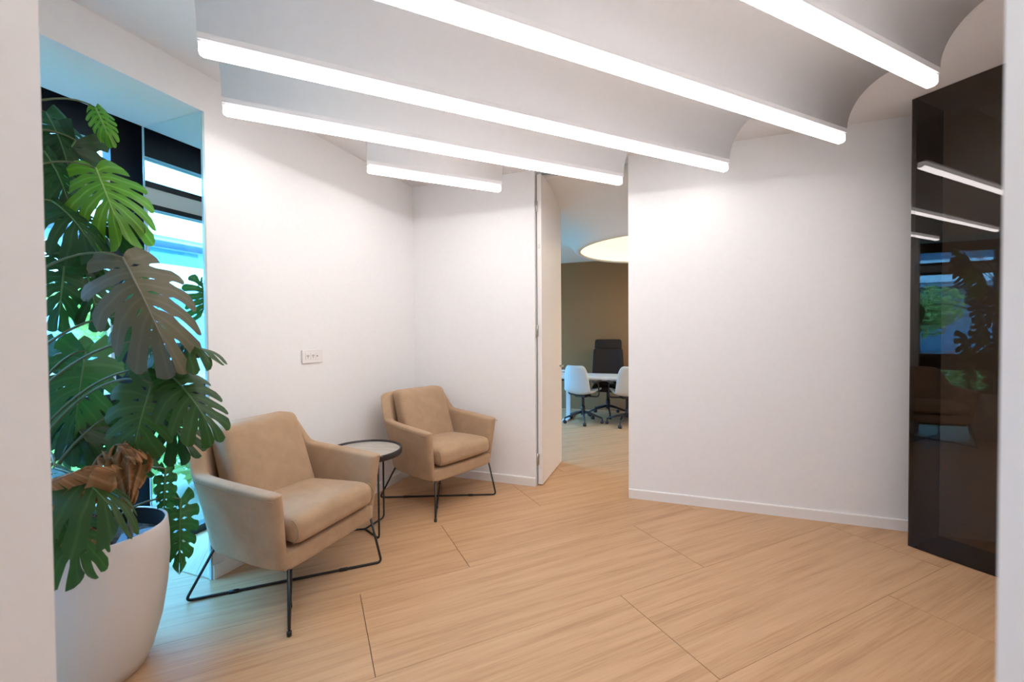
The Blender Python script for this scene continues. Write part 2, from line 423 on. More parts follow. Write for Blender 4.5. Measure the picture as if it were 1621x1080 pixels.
# window of the niche (behind the plant), seen again in the mirror
win = MB().box(-3.20, -3.12, .45, 1.98, 2.545, CZ).build('window_1', M['black'], kind='structure')
def wp(name, m, *a): return MB().box(*a).build(name, M[m], win)
wp('transom_rail', 'black', -3.20, -3.12, .45, 1.60, 2.355, 2.392)
wp('spandrel_panel', 'spandrel', -3.18, -3.13, .45, 1.60, 2.25, 2.355)
wp('rail', 'black', -3.20, -3.12, .45, 1.60, 2.218, 2.25)
wp('middle_rail', 'black', -3.20, -3.10, .45, 1.60, .815, 1.055)
wp('bottom_rail', 'black', -3.20, -3.12, .45, 1.98, -.10, .052)
wp('post', 'black', -3.20, -3.12, 1.60, 1.98, .052, 2.545)
wp('post', 'black', -3.20, -3.12, .45, .52, .052, 2.545)
wp('pane', 'glass', -3.165, -3.155, .52, 1.60, 2.392, 2.545)
wp('pane', 'glass', -3.165, -3.155, .52, 1.60, 1.055, 2.218)
wp('pane', 'glass', -3.165, -3.155, .52, 1.60, .052, .815)
wp('glazing_bead', 'alu', -3.15, -3.118, 1.578, 1.60, 1.055, 2.218)
MB().box(-3.12, -2.965, 1.95, 1.98, -.1, CZ).build('trim_8', M['black'], kind='structure')
MB().box(-3.3, -3.14, -.4, .45, -.1, CZ).build('wall_outer_left', M['wall'], kind='structure')
MB().box(-3.3, -3.2, 1.98, 3.9, -.1, CZ).build('wall_outer_right', M['wall'], kind='structure')

# mirror on the side of the niche
mir = empty('mirror_panel', (0, 0, 0), 0, 'tall narrow mirror lining the niche beside the window', 'mirror')
MB().box(-2.962, -2.462, 1.684, 1.69, .004, 2.657).build('mirror_glass', M['mirror'], mir)
MB().box(-2.462, -2.447, 1.680, 1.692, .002, 2.659).build('edge_trim', M['mirror_edge'], mir)
MB().box(-2.969, -2.962, 1.680, 1.69, .002, 2.659).build('edge_trim', M['mirror_edge'], mir)

# ------------------------------------------------------------------ outside
tag(MB().box(-80, -3.2, -60, 60, -.6, -.15).build('ground', M['ground']), kind='structure')
bld = empty('apartment_building', (-27, 0, -.15), 0, 'white building with balcony bands and blue glass across the street', 'building')
MB().box(-14, -2.2, -45, 45, 0, 16).build('wall', M['facade_grey'], bld)
for k in range(1, 5):
    z = .95 + k * 2.9
    MB().box(-2.2, -.12, -45, 45, z + .25, z + .55).build('floor_slab', M['facade_grey'], bld)
    for j in range(-13, 13):
        MB().box(-.12, 0, j * 3.4 + .012, j * 3.4 + 3.388, z + .5, z + 1.8).build('panel', M['facade'], bld)
for k in range(4):
    z = 2.6 + k * 2.9
    for j in range(-10, 10):
        f = MB().box(-2.26, -2.14, j * 4.2 + .6, j * 4.2 + 3.4, z - .1, z + 1.4).build('window', M['facade_glass'], bld)
bld_low = MB().box(-2.3, -2.1, -44, 44, .2, 1.7).build('shop_window', M['facade_glass'], bld)
def leaf_cloud(mb, c, rx, ry, rz, n, size):
    for _ in range(n):
        while True:
            p = Vector((random.uniform(-1, 1), random.uniform(-1, 1), random.uniform(-1, 1)))
            if .35 < p.length < 1: break
        q = Vector((c[0] + p.x * rx, c[1] + p.y * ry, c[2] + p.z * rz))
        a = Vector((random.gauss(0, 1), random.gauss(0, 1), random.gauss(0, 1))).normalized()
        b_ = a.orthogonal().normalized(); b_ = (Matrix.Rotation(random.uniform(0, 6.28), 3, a) @ b_); cc = a.cross(b_)
        L_ = size * random.uniform(.7, 1.4)
        mb.add([q - b_ * L_, q + cc * L_ * .42 + a * L_ * .12, q + b_ * L_, q - cc * L_ * .42 + a * L_ * .12], [(0, 1, 2), (0, 2, 3)])
def tree(x, y, h, r, label, m='tree'):
    o = empty('street_tree', (x, y, -.15), 0, label, 'tree', 'trees across the street')
    t = MB(); t.tube([(0, 0, 0), (.05, .03, h * .35), (0, .1, h * .6)], .11, 8, .05)
    for k in range(4):
        a = k * 1.6; t.tube([(0, .05, h * .4), (r * .5 * math.cos(a), r * .5 * math.sin(a), h * .7)], .04, 6, .015)
    t.build('trunk', M['bark'], o)
    mb = MB()
    for k in range(5):
        leaf_cloud(mb, (random.uniform(-.5, .5) * r, random.uniform(-.5, .5) * r, h * random.uniform(.6, .85)), r * .65, r * .65, r * .5, 420, .14)
    mb.build('crown', M[m], o, kind='stuff')
tree(-15, 10.5, 3.6, 1.7, 'light green young tree, seen low through the left of the niche window')
tree(-17, 13.6, 3.8, 1.8, 'light green round tree behind the young one outside the window')
tree(-14, 7.6, 3.0, 1.5, 'small dense green tree outside, nearest the niche window')
tree(-20, -6.0, 3.4, 1.8, 'green tree seen in the mirror, in front of the blue shop glass')
tree(-19, -11.5, 3.2, 1.6, 'green tree seen in the mirror behind the other')
def bush(x, y, r, h, label, m):
    o = empty('leafy_shrub', (x, y, -.15), 0, label, 'shrub', 'shrubs outside the niche window')
    t = MB()
    for k in range(6):
        a = k * 1.05; t.tube([(0, 0, 0), (r * .3 * math.cos(a), r * .3 * math.sin(a), h * .4), (r * .6 * math.cos(a), r * .6 * math.sin(a), h * .75)], .015, 5, .006)
    t.build('stem', M['bark'], o)
    mb = MB(); leaf_cloud(mb, (0, 0, h * .55), r, r, h * .5, 900, .075); mb.build('foliage', M[m], o, kind='stuff')
for x, y, r, h, lab, m_ in [(-4.3, 1.5, .6, 1.0, 'pale green leafy shrub just outside the low pane, behind the pot', 'bush1'),
        (-4.5, 2.75, .55, 1.1, 'blue green leafy shrub outside, right of the pale one', 'bush2'),
        (-4.4, .25, .55, 1.0, 'light green shrub mirrored beside the front armchair', 'bush1'),
        (-4.7, -.98, .55, 1.05, 'dark green shrub mirrored low in the mirror panel', 'bush2'),
        (-5.6, 4.1, .7, 1.1, 'pale shrub farther along the outside wall', 'bush1'),
        (-5.4, -2.5, .7, 1.1, 'pale shrub at the far end of the mirrored row', 'bush1')]:
    bush(x, y, r, h, lab, m_)

# ------------------------------------------------------------------ smoked glass partition on the right
pan = empty('glass_partition', (1.469, 3.450, 0), -PI / 4, 'dark smoked glass partition standing from floor to ceiling at right', 'partition')
MB().box(0, 1.75, 0, .012, .004, CZ - .004).build('front_pane', M['smoke'], pan)
MB().box(0, .018, .012, .372, .004, CZ - .004).build('side_panel', M['darkpanel'], pan)
MB().box(.02, 1.7, .014, .36, 0.001, .004).build('base_plate', M['darkpanel'], pan)

# ------------------------------------------------------------------ door and office behind
dr = MB().box(-1.112, -1.070, 3.755, 4.52, .008, 2.845).build('door_1', M['door'], kind='structure', bevel=.002)
for z in (.24, 1.42, 2.55):
    h = MB().box(-1.1125, -1.100, 3.747, 3.756, z - .05, z + .05).box(-1.124, -1.112, 3.745, 3.752, z - .045, z + .045)
    h.tube([(-1.114, 3.744, z - .055), (-1.114, 3.744, z + .055)], .006, 8).build('hinge', M['steel'], dr)
MB().box(-1.1, -1.085, 3.7505, 3.756, 2.17, 2.21).build('latch_plate', M['steel'], dr)
MB().tube([(-1.07, 4.44, 1.05), (-1.03, 4.44, 1.05), (-1.025, 4.33, 1.05)], .009, 8).build('door_handle', M['steel'], dr)
wallbox('wall_office_back', -3.6, 2.6, 7.75, 7.9, 0, 2.9, m='cloth')
wallbox('wall_office_right', 2.6, 2.75, YB + .12, 7.9, 0, 2.9)
wallbox('wall_office_left', -3.75, -3.6, 3.9, 4.8, 0, 2.9)
wallbox('wall_office_left_end', -3.75, -3.6, 7.2, 7.9, 0, 2.9)
wallbox('wall_office_left_sill', -3.75, -3.6, 4.8, 7.2, 0, .5)
wallbox('wall_office_left_head', -3.75, -3.6, 4.8, 7.2, 2.5, 2.9)
wallbox('wall_office_front', -3.75, -2.965, YB, YB + .2, 0, 2.9)
w2 = MB().box(-3.69, -3.66, 4.8, 7.2, .5, .56).build('window_2', M['black'], kind='structure')
for y in (4.8, 5.97, 7.14): MB().box(-3.69, -3.66, y, y + .06, .56, 2.5).build('post', M['black'], w2)
for y in (4.86, 6.03): MB().box(-3.68, -3.672, y, y + 1.11, .56, 2.5).build('pane', M['glass'], w2)
MB().box(-3.75, 2.75, 3.83, 8.0, 2.95, 3.05).build('ceiling_office_slab', M['ceil'], kind='structure')
# plaster cloud ceiling flaring down to a lit round opening
OX, OY, OR, OZ = -.05, 5.62, 1.0, 2.42
def office_ceiling():
    vs = []; fs = []; n = 96
    x0, x1, y0, y1 = -3.6, 2.6, YB + .125, 7.75
    prof = [(0, 2.50), (0, 2.42), (.05, 2.425), (.09, 2.46), (.13, 2.52), (.20, 2.58), (.32, 2.63), (.55, 2.665), (.9, 2.68), (1.5, 2.685), (9, 2.685)]
    for k in range(n):
        a = 2 * PI * k / n; dx, dy = math.cos(a), math.sin(a)
        rm = min([(x1 - OX) / dx if dx > 1e-6 else 99, (x0 - OX) / dx if dx < -1e-6 else 99, (y1 - OY) / dy if dy > 1e-6 else 99, (y0 - OY) / dy if dy < -1e-6 else 99])
        for d, z in prof:
            r = min(OR + d, rm)
            y = OY + r * dy
            t = max(0, min(1, (4.75 - y) / .75)); t = t * t * (3 - 2 * t)
            vs.append((OX + r * dx, y, z + t * (2.86 - z) if d > .2 else z))
    m_ = len(prof)
    for k in range(n):
        k2 = (k + 1) % n
        for i in range(m_ - 1): fs.append((k * m_ + i, k2 * m_ + i, k2 * m_ + i + 1, k * m_ + i + 1))
    MB().add(vs, fs, True).build('ceiling_office', M['office_ceil'], kind='structure')
office_ceiling()
MB().lathe([(1.0, 2.44), (.985, 2.52), (.93, 2.60), (.8, 2.66), (.5, 2.70), (.02, 2.71)], 64, (OX, OY, 0)).build('ceiling_light_dome', M['dome'])
dome = bpy.data.objects['ceiling_light_dome']; dome.name = 'round_ceiling_light'
tag(dome, 'large round yellowish lit ceiling opening in the office behind the door', 'light')

def caster_star(o, rad, m, h=.085, a0=.3, hub=.05):
    for k in range(5):
        a = a0 + k * 2 * PI / 5; c_, s_ = math.cos(a), math.sin(a)
        lg = MB().tube([(0, 0, .17), (c_ * rad * .5, s_ * rad * .5, .135), (c_ * rad, s_ * rad, .085)], .020, 8, .013)
        lg.tube([(c_ * rad, s_ * rad, .09), (c_ * rad, s_ * rad, .05)], .010, 6)
        L_ = lg.build('leg', m, o)
        MB().tube([(c_ * rad - s_ * .022, s_ * rad + c_ * .022, .027), (c_ * rad + s_ * .022, s_ * rad - c_ * .022, .027)], .026, 12).build('caster', M['darkmetal'], L_)
def shell_chair():
    o = empty('office_chair', (0, 0, 0), 0, 'white shell office chair left of the pair at the desk, seen from behind', 'chair', 'white office chairs at the desk')
    prof = [(.24, .475, .20), (.20, .495, .225), (.05, .475, .235), (-.10, .455, .235), (-.18, .475, .232), (-.215, .55, .228), (-.235, .66, .22), (-.25, .78, .205), (-.262, .87, .175), (-.266, .905, .13)]
    vs = []; fs = []; nw = 9
    for y, z, hw in prof:
        for j in range(nw):
            t = -1 + 2 * j / (nw - 1)
            cv = .055 * t * t
            vs.append((t * hw, y + (cv if z > .53 else 0), z + (cv * .8 if z <= .53 else 0)))
    for i in range(len(prof) - 1):
        for j in range(nw - 1): fs.append((i * nw + j, i * nw + j + 1, (i + 1) * nw + j + 1, (i + 1) * nw + j))
    MB().add(vs, fs, True).build('seat_shell', M['shell'], o, solid=.035, subsurf=2)
    MB().box(-.09, .09, -.09, .09, .405, .44).tube([(0, 0, .42), (0, 0, .25)], .022, 12).tube([(0, 0, .26), (0, 0, .12)], .032, 12).build('column', M['darkmetal'], o)
    for sx in (-1, 1):
        MB().tube(smooth_path([(sx * .08, 0, .42), (sx * .27, .02, .42), (sx * .285, -.02, .635), (sx * .275, -.10, .650)], .05), .011, 8).rbox(.022, .13, .012, .01, 6, (sx * .275, -.06, .660)).build('armrest', M['darkmetal'], o)
    caster_star(o, .30, M['darkmetal'])
    return o
ch1 = shell_chair(); ch1.location = (-1.23, 6.62, 0); ch1.rotation_euler = (0, 0, -.35)
ch2 = copy_tree(ch1); ch2.location = (-.56, 6.63, 0); ch2.rotation_euler = (0, 0, .38)
ch2['label'] = 'white shell office chair cut off by the right side of the doorway'
def exec_chair():
    o = empty('executive_chair', (-.93, 7.30, 0), .1, 'dark brown high-back office chair behind the white desk', 'chair')
    MB().rbox(.255, .045, .30, .04, 10, (0, .12, .83), warp=lambda q: (q.x * (1.08 - .22 * (q.z + .3)), q.y + .05 * (q.x / .25) ** 2 * -1 + q.z * .12, q.z)).build('backrest', M['leather'], o)
    MB().rbox(.225, .05, .085, .04, 10, (0, .165, 1.20), warp=lambda q: (q.x * (1 - .25 * q.z), q.y + q.z * .12, q.z)).build('headrest', M['leather'], o)
    MB().rbox(.25, .24, .05, .04, 10, (0, -.08, .48)).build('seat', M['leather'], o)
    for sx in (-1, 1):
        MB().tube(smooth_path([(sx * .2, -.05, .44), (sx * .30, -.05, .44), (sx * .31, -.05, .63)], .04), .014, 8).rbox(.035, .13, .016, .012, 6, (sx * .31, -.07, .645)).build('armrest', M['darkmetal'], o)
    MB().tube([(0, 0, .43), (0, 0, .25)], .025, 12).tube([(0, 0, .27), (0, 0, .12)], .035, 12).box(-.05, .05, .0, .16, .40, .45).tube([(0, .12, .42), (0, .17, .60)], .02, 8).build('column', M['darkmetal'], o)
    caster_star(o, .33, M['darkmetal'], a0=-1.45)
exec_chair()
desk = empty('office_desk', (-.65, 6.86, 0), 0, 'white office desk with white legs behind the shell chairs', 'desk')
MB().rbox(1.12, .34, .019, .006, 6, (0, 0, .701)).build('desk_top', M['desk'], desk)
for sx in (-1, 1):
    x = sx * .86 if sx < 0 else 1.0
    MB().box(x - .035, x + .035, -.03, .03, .03, .682).box(x - .045, x + .045, -.30, .30, 0, .03).build('leg', M['desk'], desk, bevel=.004)
MB().box(-.8, .95, -.02, .02, .63, .68).build('crossbar', M['desk'], desk)
ped = empty('drawer_pedestal', (-.36, 7.17, 0), 0, 'dark grey drawer pedestal under the desk behind the right shell chair', 'cabinet')
MB().box(-.21, .21, -.2, .2, .03, .58).build('body', M['pedestal'], ped, bevel=.004)
for z in (.06, .23, .40): MB().box(-.2, .2, -.215, -.2, z, z + .155).build('drawer', M['pedestal'], ped, bevel=.003)
bowl = MB().lathe([(.0, 0), (.05, 0), (.05, .008), (.018, .02), (.018, .035), (.07, .05), (.105, .068), (.10, .07), (.06, .056), (.0, .05)], 28)
bw = bowl.build('bowl', M['plastic']); bw.location = (-1.62, 6.82, .72)
tag(bw, 'small white footed bowl on the desk beside the door leaf', 'bowl')

# ------------------------------------------------------------------ socket on the left wall
sk = empty('wall_socket', (-2.4285, 2.425, 1.243), PI / 2 - .027, 'white double socket plate on the left wall above the front armchair', 'socket')
# local x along the wall, -y out of the wall
MB().box(-.094, .094, -.008, 0, -.048, .048).build('cover_plate', M['plastic'], sk, bevel=.003)
for k in (-1, 0, 1):
    md = MB().box(k * .046 - .022, k * .046 + .022, -.0105, -.006, -.024, .024).build('module', M['plastic'], sk, bevel=.0015)
    if k < 1:
        h = MB()
        for dz in (-.009, 0, .009): h.tube([(k * .046, -.0112, dz), (k * .046, -.009, dz)], .003, 8)
        h.tube([(k * .046 - .009, -.0112, .004), (k * .046 - .009, -.009, .004)], .003, 8).tube([(k * .046 + .009, -.0112, .004), (k * .046 + .009, -.009, .004)], .003, 8)
        h.build('contact_hole', M['slot'], md)
    else:
        MB().box(k * .046 - .013, k * .046 - .004, -.0112, -.009, -.004, .005).build('data_port', M['slot'], md)

# ------------------------------------------------------------------ armchairs
def armchair():
    o = empty('armchair', (0, 0, 0), 0, 'beige armchair with black wire legs in front, beside the potted monstera', 'chair', 'beige lounge armchairs')
    # shell: stations round the tub (front is +x): outer bottom, outer top, inner top, inner bottom
    half = [
        ((.328, .328, .280), (.350, .392, .660), (.338, .312, .654), (.318, .278, .33)),
        ((.200, .325, .268), (.240, .396, .668), (.235, .318, .664), (.200, .280, .33)),
        ((.020, .312, .262), (.030, .396, .680), (.040, .322, .676), (.020, .270, .33)),
        ((-.150, .292, .260), (-.175, .392, .694), (-.150, .320, .690), (-.140, .248, .33)),
        ((-.190, .284, .260), (-.222, .386, .700), (-.190, .316, .696), (-.170, .242, .33)),
        ((-.215, .278, .260), (-.250, .374, .735), (-.212, .312, .733), (-.185, .238, .33)),
        ((-.265, .262, .262), (-.325, .348, .862), (-.275, .285, .860), (-.210, .222, .33)),
        ((-.280, .250, .262), (-.352, .330, .888), (-.292, .270, .886), (-.218, .210, .33)),
        ((-.297, .215, .264), (-.380, .268, .900), (-.315, .235, .898), (-.225, .180, .33)),
        ((-.305, .110, .265), (-.388, .130, .903), (-.325, .120, .901), (-.23, .10, .33)),
    ]
    st = half + [tuple((x, -y, z) for x, y, z in s) for s in half[::-1]]
    # each station gets rows: bottom, lower, mid, upper, top rim, inner top, inner mid, inner bottom
    rows = []
    for ob, ot, it, ib in st:
        ob, ot, it, ib = map(Vector, (ob, ot, it, ib))
        l = lambda a, c, t: a + (c - a) * t
        rows.append([l(ob, ib, .5) + Vector((0, 0, -.055)) * 0 + Vector((0, 0, -.005)), ob, l(ob, ot, .06), l(ob, ot, .5), l(ob, ot, .93), ot, l(ot, it, .5) + Vector((0, 0, .004)), it, l(it, ib, .07), l(it, ib, .5), ib])
    n = len(rows[0]); vs = [p for r in rows for p in r]; fs = []
    for i in range(len(rows) - 1):
        for j in range(n - 1): fs.append((i * n + j, i * n + j + 1, (i + 1) * n + j + 1, (i + 1) * n + j)[::-1])
    # closed front faces of both arms
    for e, flip in ((0, False), (len(rows) - 1, True)):
        o_ = e * n
        quads = [(0, 1, 2, 10), (10, 2, 3, 9), (9, 3, 4, 8), (8, 4, 5, 7)]
        for q in quads:
            f = tuple(o_ + k for k in q); fs.append(f if not flip else f[::-1])
        f = (o_ + 5, o_ + 6, o_ + 7); fs.append(f if not flip else f[::-1])
    sh = MB().add(vs, fs, True).build('shell', M['fabric'], o, subsurf=2)
    # seat pan with the front apron
    def pan_warp(q):
        k = (q.x + .29) / .6
        return (q.x, q.y * (.80 + .20 * k), q.z - .006 * math.cos(q.y / .3 * 1.5))
    MB().rbox(.305, .322, .050, .022, 10, (.020, 0, .322), warp=pan_warp).build('seat_frame', M['fabric'], o)
    def seat_warp(q):
        k = (q.x + .31) / .62
        return (q.x, q.y * (.86 + .14 * k), q.z + .02 * k - .012 * max(0, (k - .8) / .2) ** 2)
    sc_ = MB().rbox(.30, .284, .066, .046, 14, (.058, 0, .438), puff=.022, warp=seat_warp).build('seat_cushion', M['fabric'], o)
    for s_ in (-1, 1):
        pts = []
        for k in range(13):
            a = -PI * .42 + k / 12 * PI * .9
            pts.append((.058 + .256 + .044 * math.cos(a) + .001, s_ * .272, .452 + .055 * math.sin(a)))
        MB().tube(pts, .0032, 5).build('piping', M['piping'], sc_)
    def back_warp(q):       # q.z runs up the back, q.x is its depth
        t = (q.z + .24) / .48
        return (q.x - .165 * t - .005, q.y * (1.04 - .06 * t), q.z)
    MB().rbox(.072, .246, .228, .042, 14, (-.098, 0, .690), warp=lambda q: back_warp(Vector((q.x + (.022 * (1 - (q.y / .246) ** 2) * (1 - (q.z / .228) ** 2) if q.x > 0 else 0), q.y, q.z)))).build('back_cushion', M['fabric'], o)
    # thin seams along the outer top edges
    for s_ in (-1, 1):
        sm = [Vector(h[1]) * .94 + Vector(h[0]) * .06 for h in half]
        pts = [(p.x - (.01 if k == 0 else 0), s_ * (p.y - .001), p.z) for k, p in enumerate(sm[:5])]
        MB().tube(pts, .0022, 5).build('seam', M['piping'], sh)
    # two crossing wire frames
    for k, (a, b_) in enumerate((((-1, -1), (1, 1)), ((1, -1), (-1, 1)))):
        zf = .0075 if k == 0 else .0205
        top = lambda c_: (.318 if c_[0] > 0 else -.235, c_[1] * (.295 if c_[0] > 0 else .258), .285)
        ft = lambda c_: (c_[0] * .362, c_[1] * .335, zf)
        fr = MB().tube(smooth_path([top(a), ft(a), ft(b_), top(b_)], .028), .0072, 8).build('wire_frame', M['wire'], o)
        for t in (.22, .78):
            p = Vector(ft(a)).lerp(Vector(ft(b_)), t)
            d = (Vector(ft(b_)) - Vector(ft(a))).normalized() * .022
            MB().tube([p - d, p + d], .0105 if k == 0 else .0102, 8).build('glide', M['wire'], fr)
        if k == 1:
            for c_ in (a, b_):
                p = ft(c_); MB().tube([(p[0], p[1], 0), (p[0], p[1], .022)], .011, 8).build('foot_pad', M['wire'], fr)
    return o
ac1 = armchair()
ac2 = copy_tree(ac1)
ac1.location = (-2.007, 1.825, 0); ac1.rotation_euler = (0, 0, math.radians(-.8))
ac2.location = (-1.844, 3.205, 0); ac2.rotation_euler = (0, 0, math.radians(-20))
ac2['label'] = 'beige armchair with black wire legs in the wall corner, beside the round table'

# ------------------------------------------------------------------ side table
tb = empty('side_table', (-2.030, 2.486, 0), 0, 'small round side table with dark rim between the two armchairs', 'table')
MB().lathe([(.0, .571), (.250, .571)], 64).build('table_top', M['tabletop'], tb)
MB().lathe([(.235, .545), (.262, .545), (.264, .547), (.264, .583), (.262, .585), (.252, .585), (.250, .583), (.250, .566), (.235, .562), (.235, .545)], 72).build('rim', M['tablerim'], tb)
MB().lathe([(.0, .552), (.24, .552), (.24, .570), (0, .570)], 48).build('underside', M['tablerim'], tb)
for a in (-25, 88, 212):
    a = math.radians(a); r = .208
    MB().tube(smooth_path([(r * math.cos(a), r * math.sin(a), .555), (r * math.cos(a), r * math.sin(a), .007), (0, 0, .007)], .03), .0065, 8).build('leg', M['wire'], tb)

# ------------------------------------------------------------------ monstera in its pot
pot = empty('plant_pot', (-2.225, 1.045, 0), 0, 'large white tapered pot holding the monstera by the niche', 'pot')
MB().lathe([(.0, 0), (.150, 0), (.165, .008), (.190, .06), (.222, .18), (.243, .32), (.252, .45), (.251, .54), (.246, .600), (.241, .604), (.236, .600), (.238, .56), (.236, .50)], 72).build('pot_body', M['pot'], pot)
MB().lathe([(.2345, .599), (.2335, .50), (.225, .47)], 72).build('liner', M['potin'], pot)
sl = MB(); nn = 26; vs = []; fs = []
for i in range(9):
    for k in range(nn):
        a = 2 * PI * k / nn; r = .234 * i / 8
        vs.append((r * math.cos(a), r * math.sin(a), .545 - .02 * (i / 8) ** 2 + (random.uniform(-.012, .012) if 0 < i < 8 else 0)))
for i in range(8):
    for k in range(nn): fs.append((i * nn + k, i * nn + (k + 1) % nn, (i + 1) * nn + (k + 1) % nn, (i + 1) * nn + k))
sl.add(vs, fs, True).build('soil', M['soil'], pot)
tagp = MB().box(-.07, .07, -.045, .045, 0, .004).build('care_plate', M['tag']); tagp.location = (-2.085, 1.135, .556); tagp.rotation_euler = (.25, -.1, .75)
tag(tagp, 'blue grey plastic plate lying on the soil of the white pot', 'plate')
stk = MB().tube([(-2.075, 1.10, .54), (-2.08, 1.105, .86)], .009, 8).build('plant_stake', M['stake'])
tag(stk, 'thin grey tube stuck upright in the soil of the white pot', 'stake')

plant = empty('monstera_plant', (-2.28, 1.0, .54), 0, 'tall monstera with split dark green leaves in the white pot', 'plant')
PO = Vector((-2.28, 1.0, .54))
crown = [Vector(p) for p in ((-2.26, 1.03, .53), (-2.36, .95, .85), (-2.46, .86, 1.2), (-2.52, .80, 1.6), (-2.56, .76, 2.0))]
def crown_at(z):
    z = max(crown[0].z, min(crown[-1].z, z))
    for a, b_ in zip(crown, crown[1:]):
        if a.z <= z <= b_.z: return a.lerp(b_, (z - a.z) / (b_.z - a.z))
    return crown[-1]
MB().tube([p - PO for p in crown], .024, 8, .012).build('stem', M['trunk'], plant)
rt = MB()
for k in range(14):
    a = random.uniform(0, 6.28); r = random.uniform(.06, .19)
    rt.tube([(-2.24 + random.uniform(-.05, .05) - PO.x, 1.03 + random.uniform(-.05, .05) - PO.y, .03 + random.uniform(.02, .25)), (-2.225 + r * .7 * math.cos(a) - PO.x, 1.045 + r * .7 * math.sin(a) - PO.y, random.uniform(.03, .12)), (-2.225 + r * math.cos(a) - PO.x, 1.045 + r * math.sin(a) - PO.y, .0)], .0035, 5, .002)
rt.build('aerial_roots', M['bark'], plant)

def leaf(kind, B, T, width, up, idx):
    B, T = Vector(B), Vector(T)
    rnd = random.Random(100 + idx)
    L_ = (T - B).length * 1.04
    ax = (T - B).normalized()
    tocam = (Vector((0, 0, 1.4)) - (B + T) / 2).normalized()
    nrm = tocam * (1 - up) + Vector((0, 0, 1)) * up + Vector((rnd.uniform(-.15, .15), rnd.uniform(-.15, .15), rnd.uniform(-.1, .1)))
    nrm = (nrm - ax * nrm.dot(ax)).normalized(); lat = nrm.cross(ax)
    dry = kind == 'dry'
    nf = 6 if not dry else 5
    cut0 = .50 if not dry else .75
    gw = {'bright': .015, 'olive': .022}.get(kind, .020)
    nS, nT = 12, 5
    hw = width * .43; dropk = rnd.uniform(.3, .65) if not dry else .5
    fold = rnd.uniform(.12, .38) if not dry else .8
    def pt(t, s, sd):
        phi = math.radians(150 * (1 - t) ** 1.25 + 4)
        # direction bends towards the tip as s grows
        ph2 = phi - s * math.radians(28) * math.sin(min(1, t * 1.6) * PI * .9 + .15)
        prof = .80 + .35 * math.sin(min(1, t / .75) * PI * .6) - .10 * t
        r = hw * prof
        mid = t ** .9 * L_ * .80
        endr = r if t < .8 else r * (1 - (t - .8) / .2) + L_ * .22 * (t - .8) / .2
        x = mid + s * endr * math.cos(ph2)
        y = s * endr * math.sin(ph2)
        wv = .012 * math.sin(9 * t + 5 * s + idx) * s
        z = -abs(y) * fold - dropk * (s * endr) ** 2 / hw * .8 + wv
        if dry:
            y *= .75 + .25 * math.sin(7 * t + idx); z += .03 * math.sin(11 * t + idx) * s + .02 * math.cos(14 * s + idx)
        # droop along the midrib
        z += .10 * L_ * math.sin(PI * max(0, min(1, x / L_)))
        return B + ax * x + lat * (y * sd) + nrm * z
    vs = []; fs = []; att = []
    edges = [0, .13, .28, .44, .60, .77, 1.0] if nf == 6 else [0, .2, .4, .6, .8, 1.0]
    for sd in (-1, 1):
        hole = [rnd.uniform(.5, 1) for _ in range(nf + 1)]
        cut = [cut0 + rnd.uniform(-.16, .16) for _ in range(nf + 1)]
        for f in range(nf):
            o0 = len(vs)
            for i in range(nS + 1):
                s_ = i / nS
                s_ = s_ ** .9
                def gap(k):
                    if k == 0 or k == nf: return 0
                    g_ = 0
                    if .10 < s_ < .30: g_ = .022 * hole[k] * math.sin((s_ - .10) / .20 * PI)
                    if s_ > cut[k]: g_ = gw * min(1, ((s_ - cut[k]) / .10)) ** .5 * (1 + .5 * (s_ - cut[k]))
                    return g_ if not dry else g_ * .5
                ta, tb_ = edges[f] + gap(f), edges[f + 1] - gap(f + 1)
                for j in range(nT):
                    q = j / (nT - 1)
                    t = ta + (tb_ - ta) * q
                    # rounded finger ends
                    se = s_
                    if i >= nS - 2: se = s_ * (1 - (.10 if i == nS else .03) * (2 * abs(q - .45)) ** 2)
                    vs.append(pt(t, se, sd)); att.append((q, s_, t))
            for i in range(nS):
                for j in range(nT - 1):
                    a = o0 + i * nT + j; q = (a, a + 1, a + nT + 1, a + nT)
                    fs.append(q if sd > 0 else q[::-1])
    mb = MB(); mb.add([p - PO for p in vs], fs, True)
    m_ = M['leaf_' + kind]
    o = mb.build('leaf' if not dry else 'dried_leaf', m_, plant)
    at = o.data.attributes.new('leafuv', 'FLOAT_VECTOR', 'POINT')
    if len(o.data.vertices) == len(att): at.data.foreach_set('vector', [c_ for a in att for c_ in a])
    mid = [pt(t, 0, 1) - nrm * -.001 - PO for t in (0, .15, .3, .45, .6, .75, .9, 1)]
    ms = {'bright': 'vein_pale', 'mid': 'vein', 'dark': 'vein', 'olive': 'vein_olive', 'dry': 'vein_dry'}[kind]
    MB().tube(mid, .0040, 5, .0012).build('midrib', M[ms], o)
    # stalk from the stem to the leaf
    c0 = crown_at(B.z - (.30 if B.z > 1.0 else .12))
    if dry: c0 = crown_at(.6)
    dz = max(.05, .28 * (B - c0).length)
    p1 = c0.lerp(B, .35) + Vector((0, 0, dz)); p2 = c0.lerp(B, .75) + Vector((0, 0, dz * .8))
    pts = []
    for k in range(13):
        t = k / 12; pts.append(c0 * (1 - t) ** 3 + p1 * 3 * t * (1 - t) ** 2 + p2 * 3 * t * t * (1 - t) + B * t ** 3 - PO)
    MB().tube(pts, .0065, 6, .0035).build('leaf_stalk', M['stalk'] if not dry else M['vein_dry'], o)
    return o
M['vein'] = mat('vein_green', (.07, .15, .04), .5)
M['vein_pale'] = mat('vein_pale', (.24, .36, .08), .5)
M['vein_olive'] = mat('vein_olive', (.16, .14, .09), .5)
M['vein_dry'] = mat('vein_dry', (.20, .11, .06), .8)
M['stalk'] = mat('stalk', (.085, .105, .04), .5)
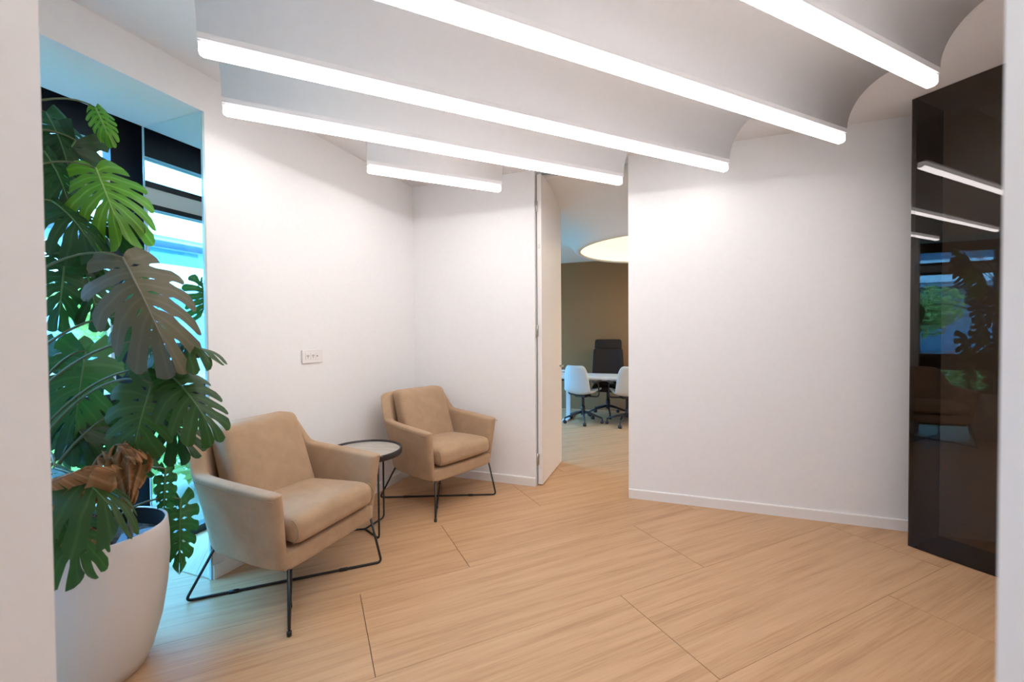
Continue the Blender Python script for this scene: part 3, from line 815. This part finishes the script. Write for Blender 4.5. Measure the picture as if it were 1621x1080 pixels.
LEAVES = [
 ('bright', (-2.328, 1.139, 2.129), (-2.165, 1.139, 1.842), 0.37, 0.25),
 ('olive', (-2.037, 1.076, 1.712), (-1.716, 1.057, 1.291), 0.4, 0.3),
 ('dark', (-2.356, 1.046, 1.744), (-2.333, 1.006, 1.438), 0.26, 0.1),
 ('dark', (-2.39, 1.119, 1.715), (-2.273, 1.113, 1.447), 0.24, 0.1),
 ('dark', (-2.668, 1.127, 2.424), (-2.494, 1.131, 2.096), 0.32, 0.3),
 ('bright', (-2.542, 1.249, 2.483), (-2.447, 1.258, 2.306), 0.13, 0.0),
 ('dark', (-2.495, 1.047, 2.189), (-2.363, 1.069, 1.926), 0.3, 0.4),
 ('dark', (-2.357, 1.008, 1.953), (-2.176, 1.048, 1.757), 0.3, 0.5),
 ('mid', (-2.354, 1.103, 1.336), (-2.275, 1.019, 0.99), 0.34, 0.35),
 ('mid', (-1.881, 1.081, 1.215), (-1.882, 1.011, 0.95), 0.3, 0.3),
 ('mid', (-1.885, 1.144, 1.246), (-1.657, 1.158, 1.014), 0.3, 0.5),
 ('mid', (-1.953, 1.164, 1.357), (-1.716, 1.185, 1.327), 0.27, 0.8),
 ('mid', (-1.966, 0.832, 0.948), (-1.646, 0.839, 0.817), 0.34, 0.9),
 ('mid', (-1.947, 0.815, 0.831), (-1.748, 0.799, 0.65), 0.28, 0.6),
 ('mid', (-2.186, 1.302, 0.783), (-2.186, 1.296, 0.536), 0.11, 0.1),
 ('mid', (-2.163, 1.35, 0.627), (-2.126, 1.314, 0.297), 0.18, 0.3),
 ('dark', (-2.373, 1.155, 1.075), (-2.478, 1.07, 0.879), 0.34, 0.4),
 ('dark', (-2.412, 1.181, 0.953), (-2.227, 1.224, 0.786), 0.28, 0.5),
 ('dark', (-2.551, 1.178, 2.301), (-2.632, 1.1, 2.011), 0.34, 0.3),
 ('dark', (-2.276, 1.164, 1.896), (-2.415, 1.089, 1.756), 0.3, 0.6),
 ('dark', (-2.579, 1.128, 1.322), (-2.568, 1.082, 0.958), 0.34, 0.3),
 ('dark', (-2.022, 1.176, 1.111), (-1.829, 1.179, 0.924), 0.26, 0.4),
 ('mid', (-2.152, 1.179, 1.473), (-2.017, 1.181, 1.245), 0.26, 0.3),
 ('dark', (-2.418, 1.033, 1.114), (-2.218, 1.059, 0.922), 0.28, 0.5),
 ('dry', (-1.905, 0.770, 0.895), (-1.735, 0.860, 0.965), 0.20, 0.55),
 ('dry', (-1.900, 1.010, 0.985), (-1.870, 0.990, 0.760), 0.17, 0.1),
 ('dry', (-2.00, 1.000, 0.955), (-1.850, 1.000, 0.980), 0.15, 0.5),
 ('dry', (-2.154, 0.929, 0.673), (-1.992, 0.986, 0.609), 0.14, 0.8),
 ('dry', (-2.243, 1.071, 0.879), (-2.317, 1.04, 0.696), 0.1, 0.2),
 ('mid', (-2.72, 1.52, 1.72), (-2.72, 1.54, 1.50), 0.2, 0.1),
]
for i, a in enumerate(LEAVES):
    o = leaf(*a, i)
    if a[0] == 'olive': o['label'] = 'broad olive brown leaf drooping in front of the window post'
    if i == 0: o['label'] = 'bright light green leaf lit from behind'
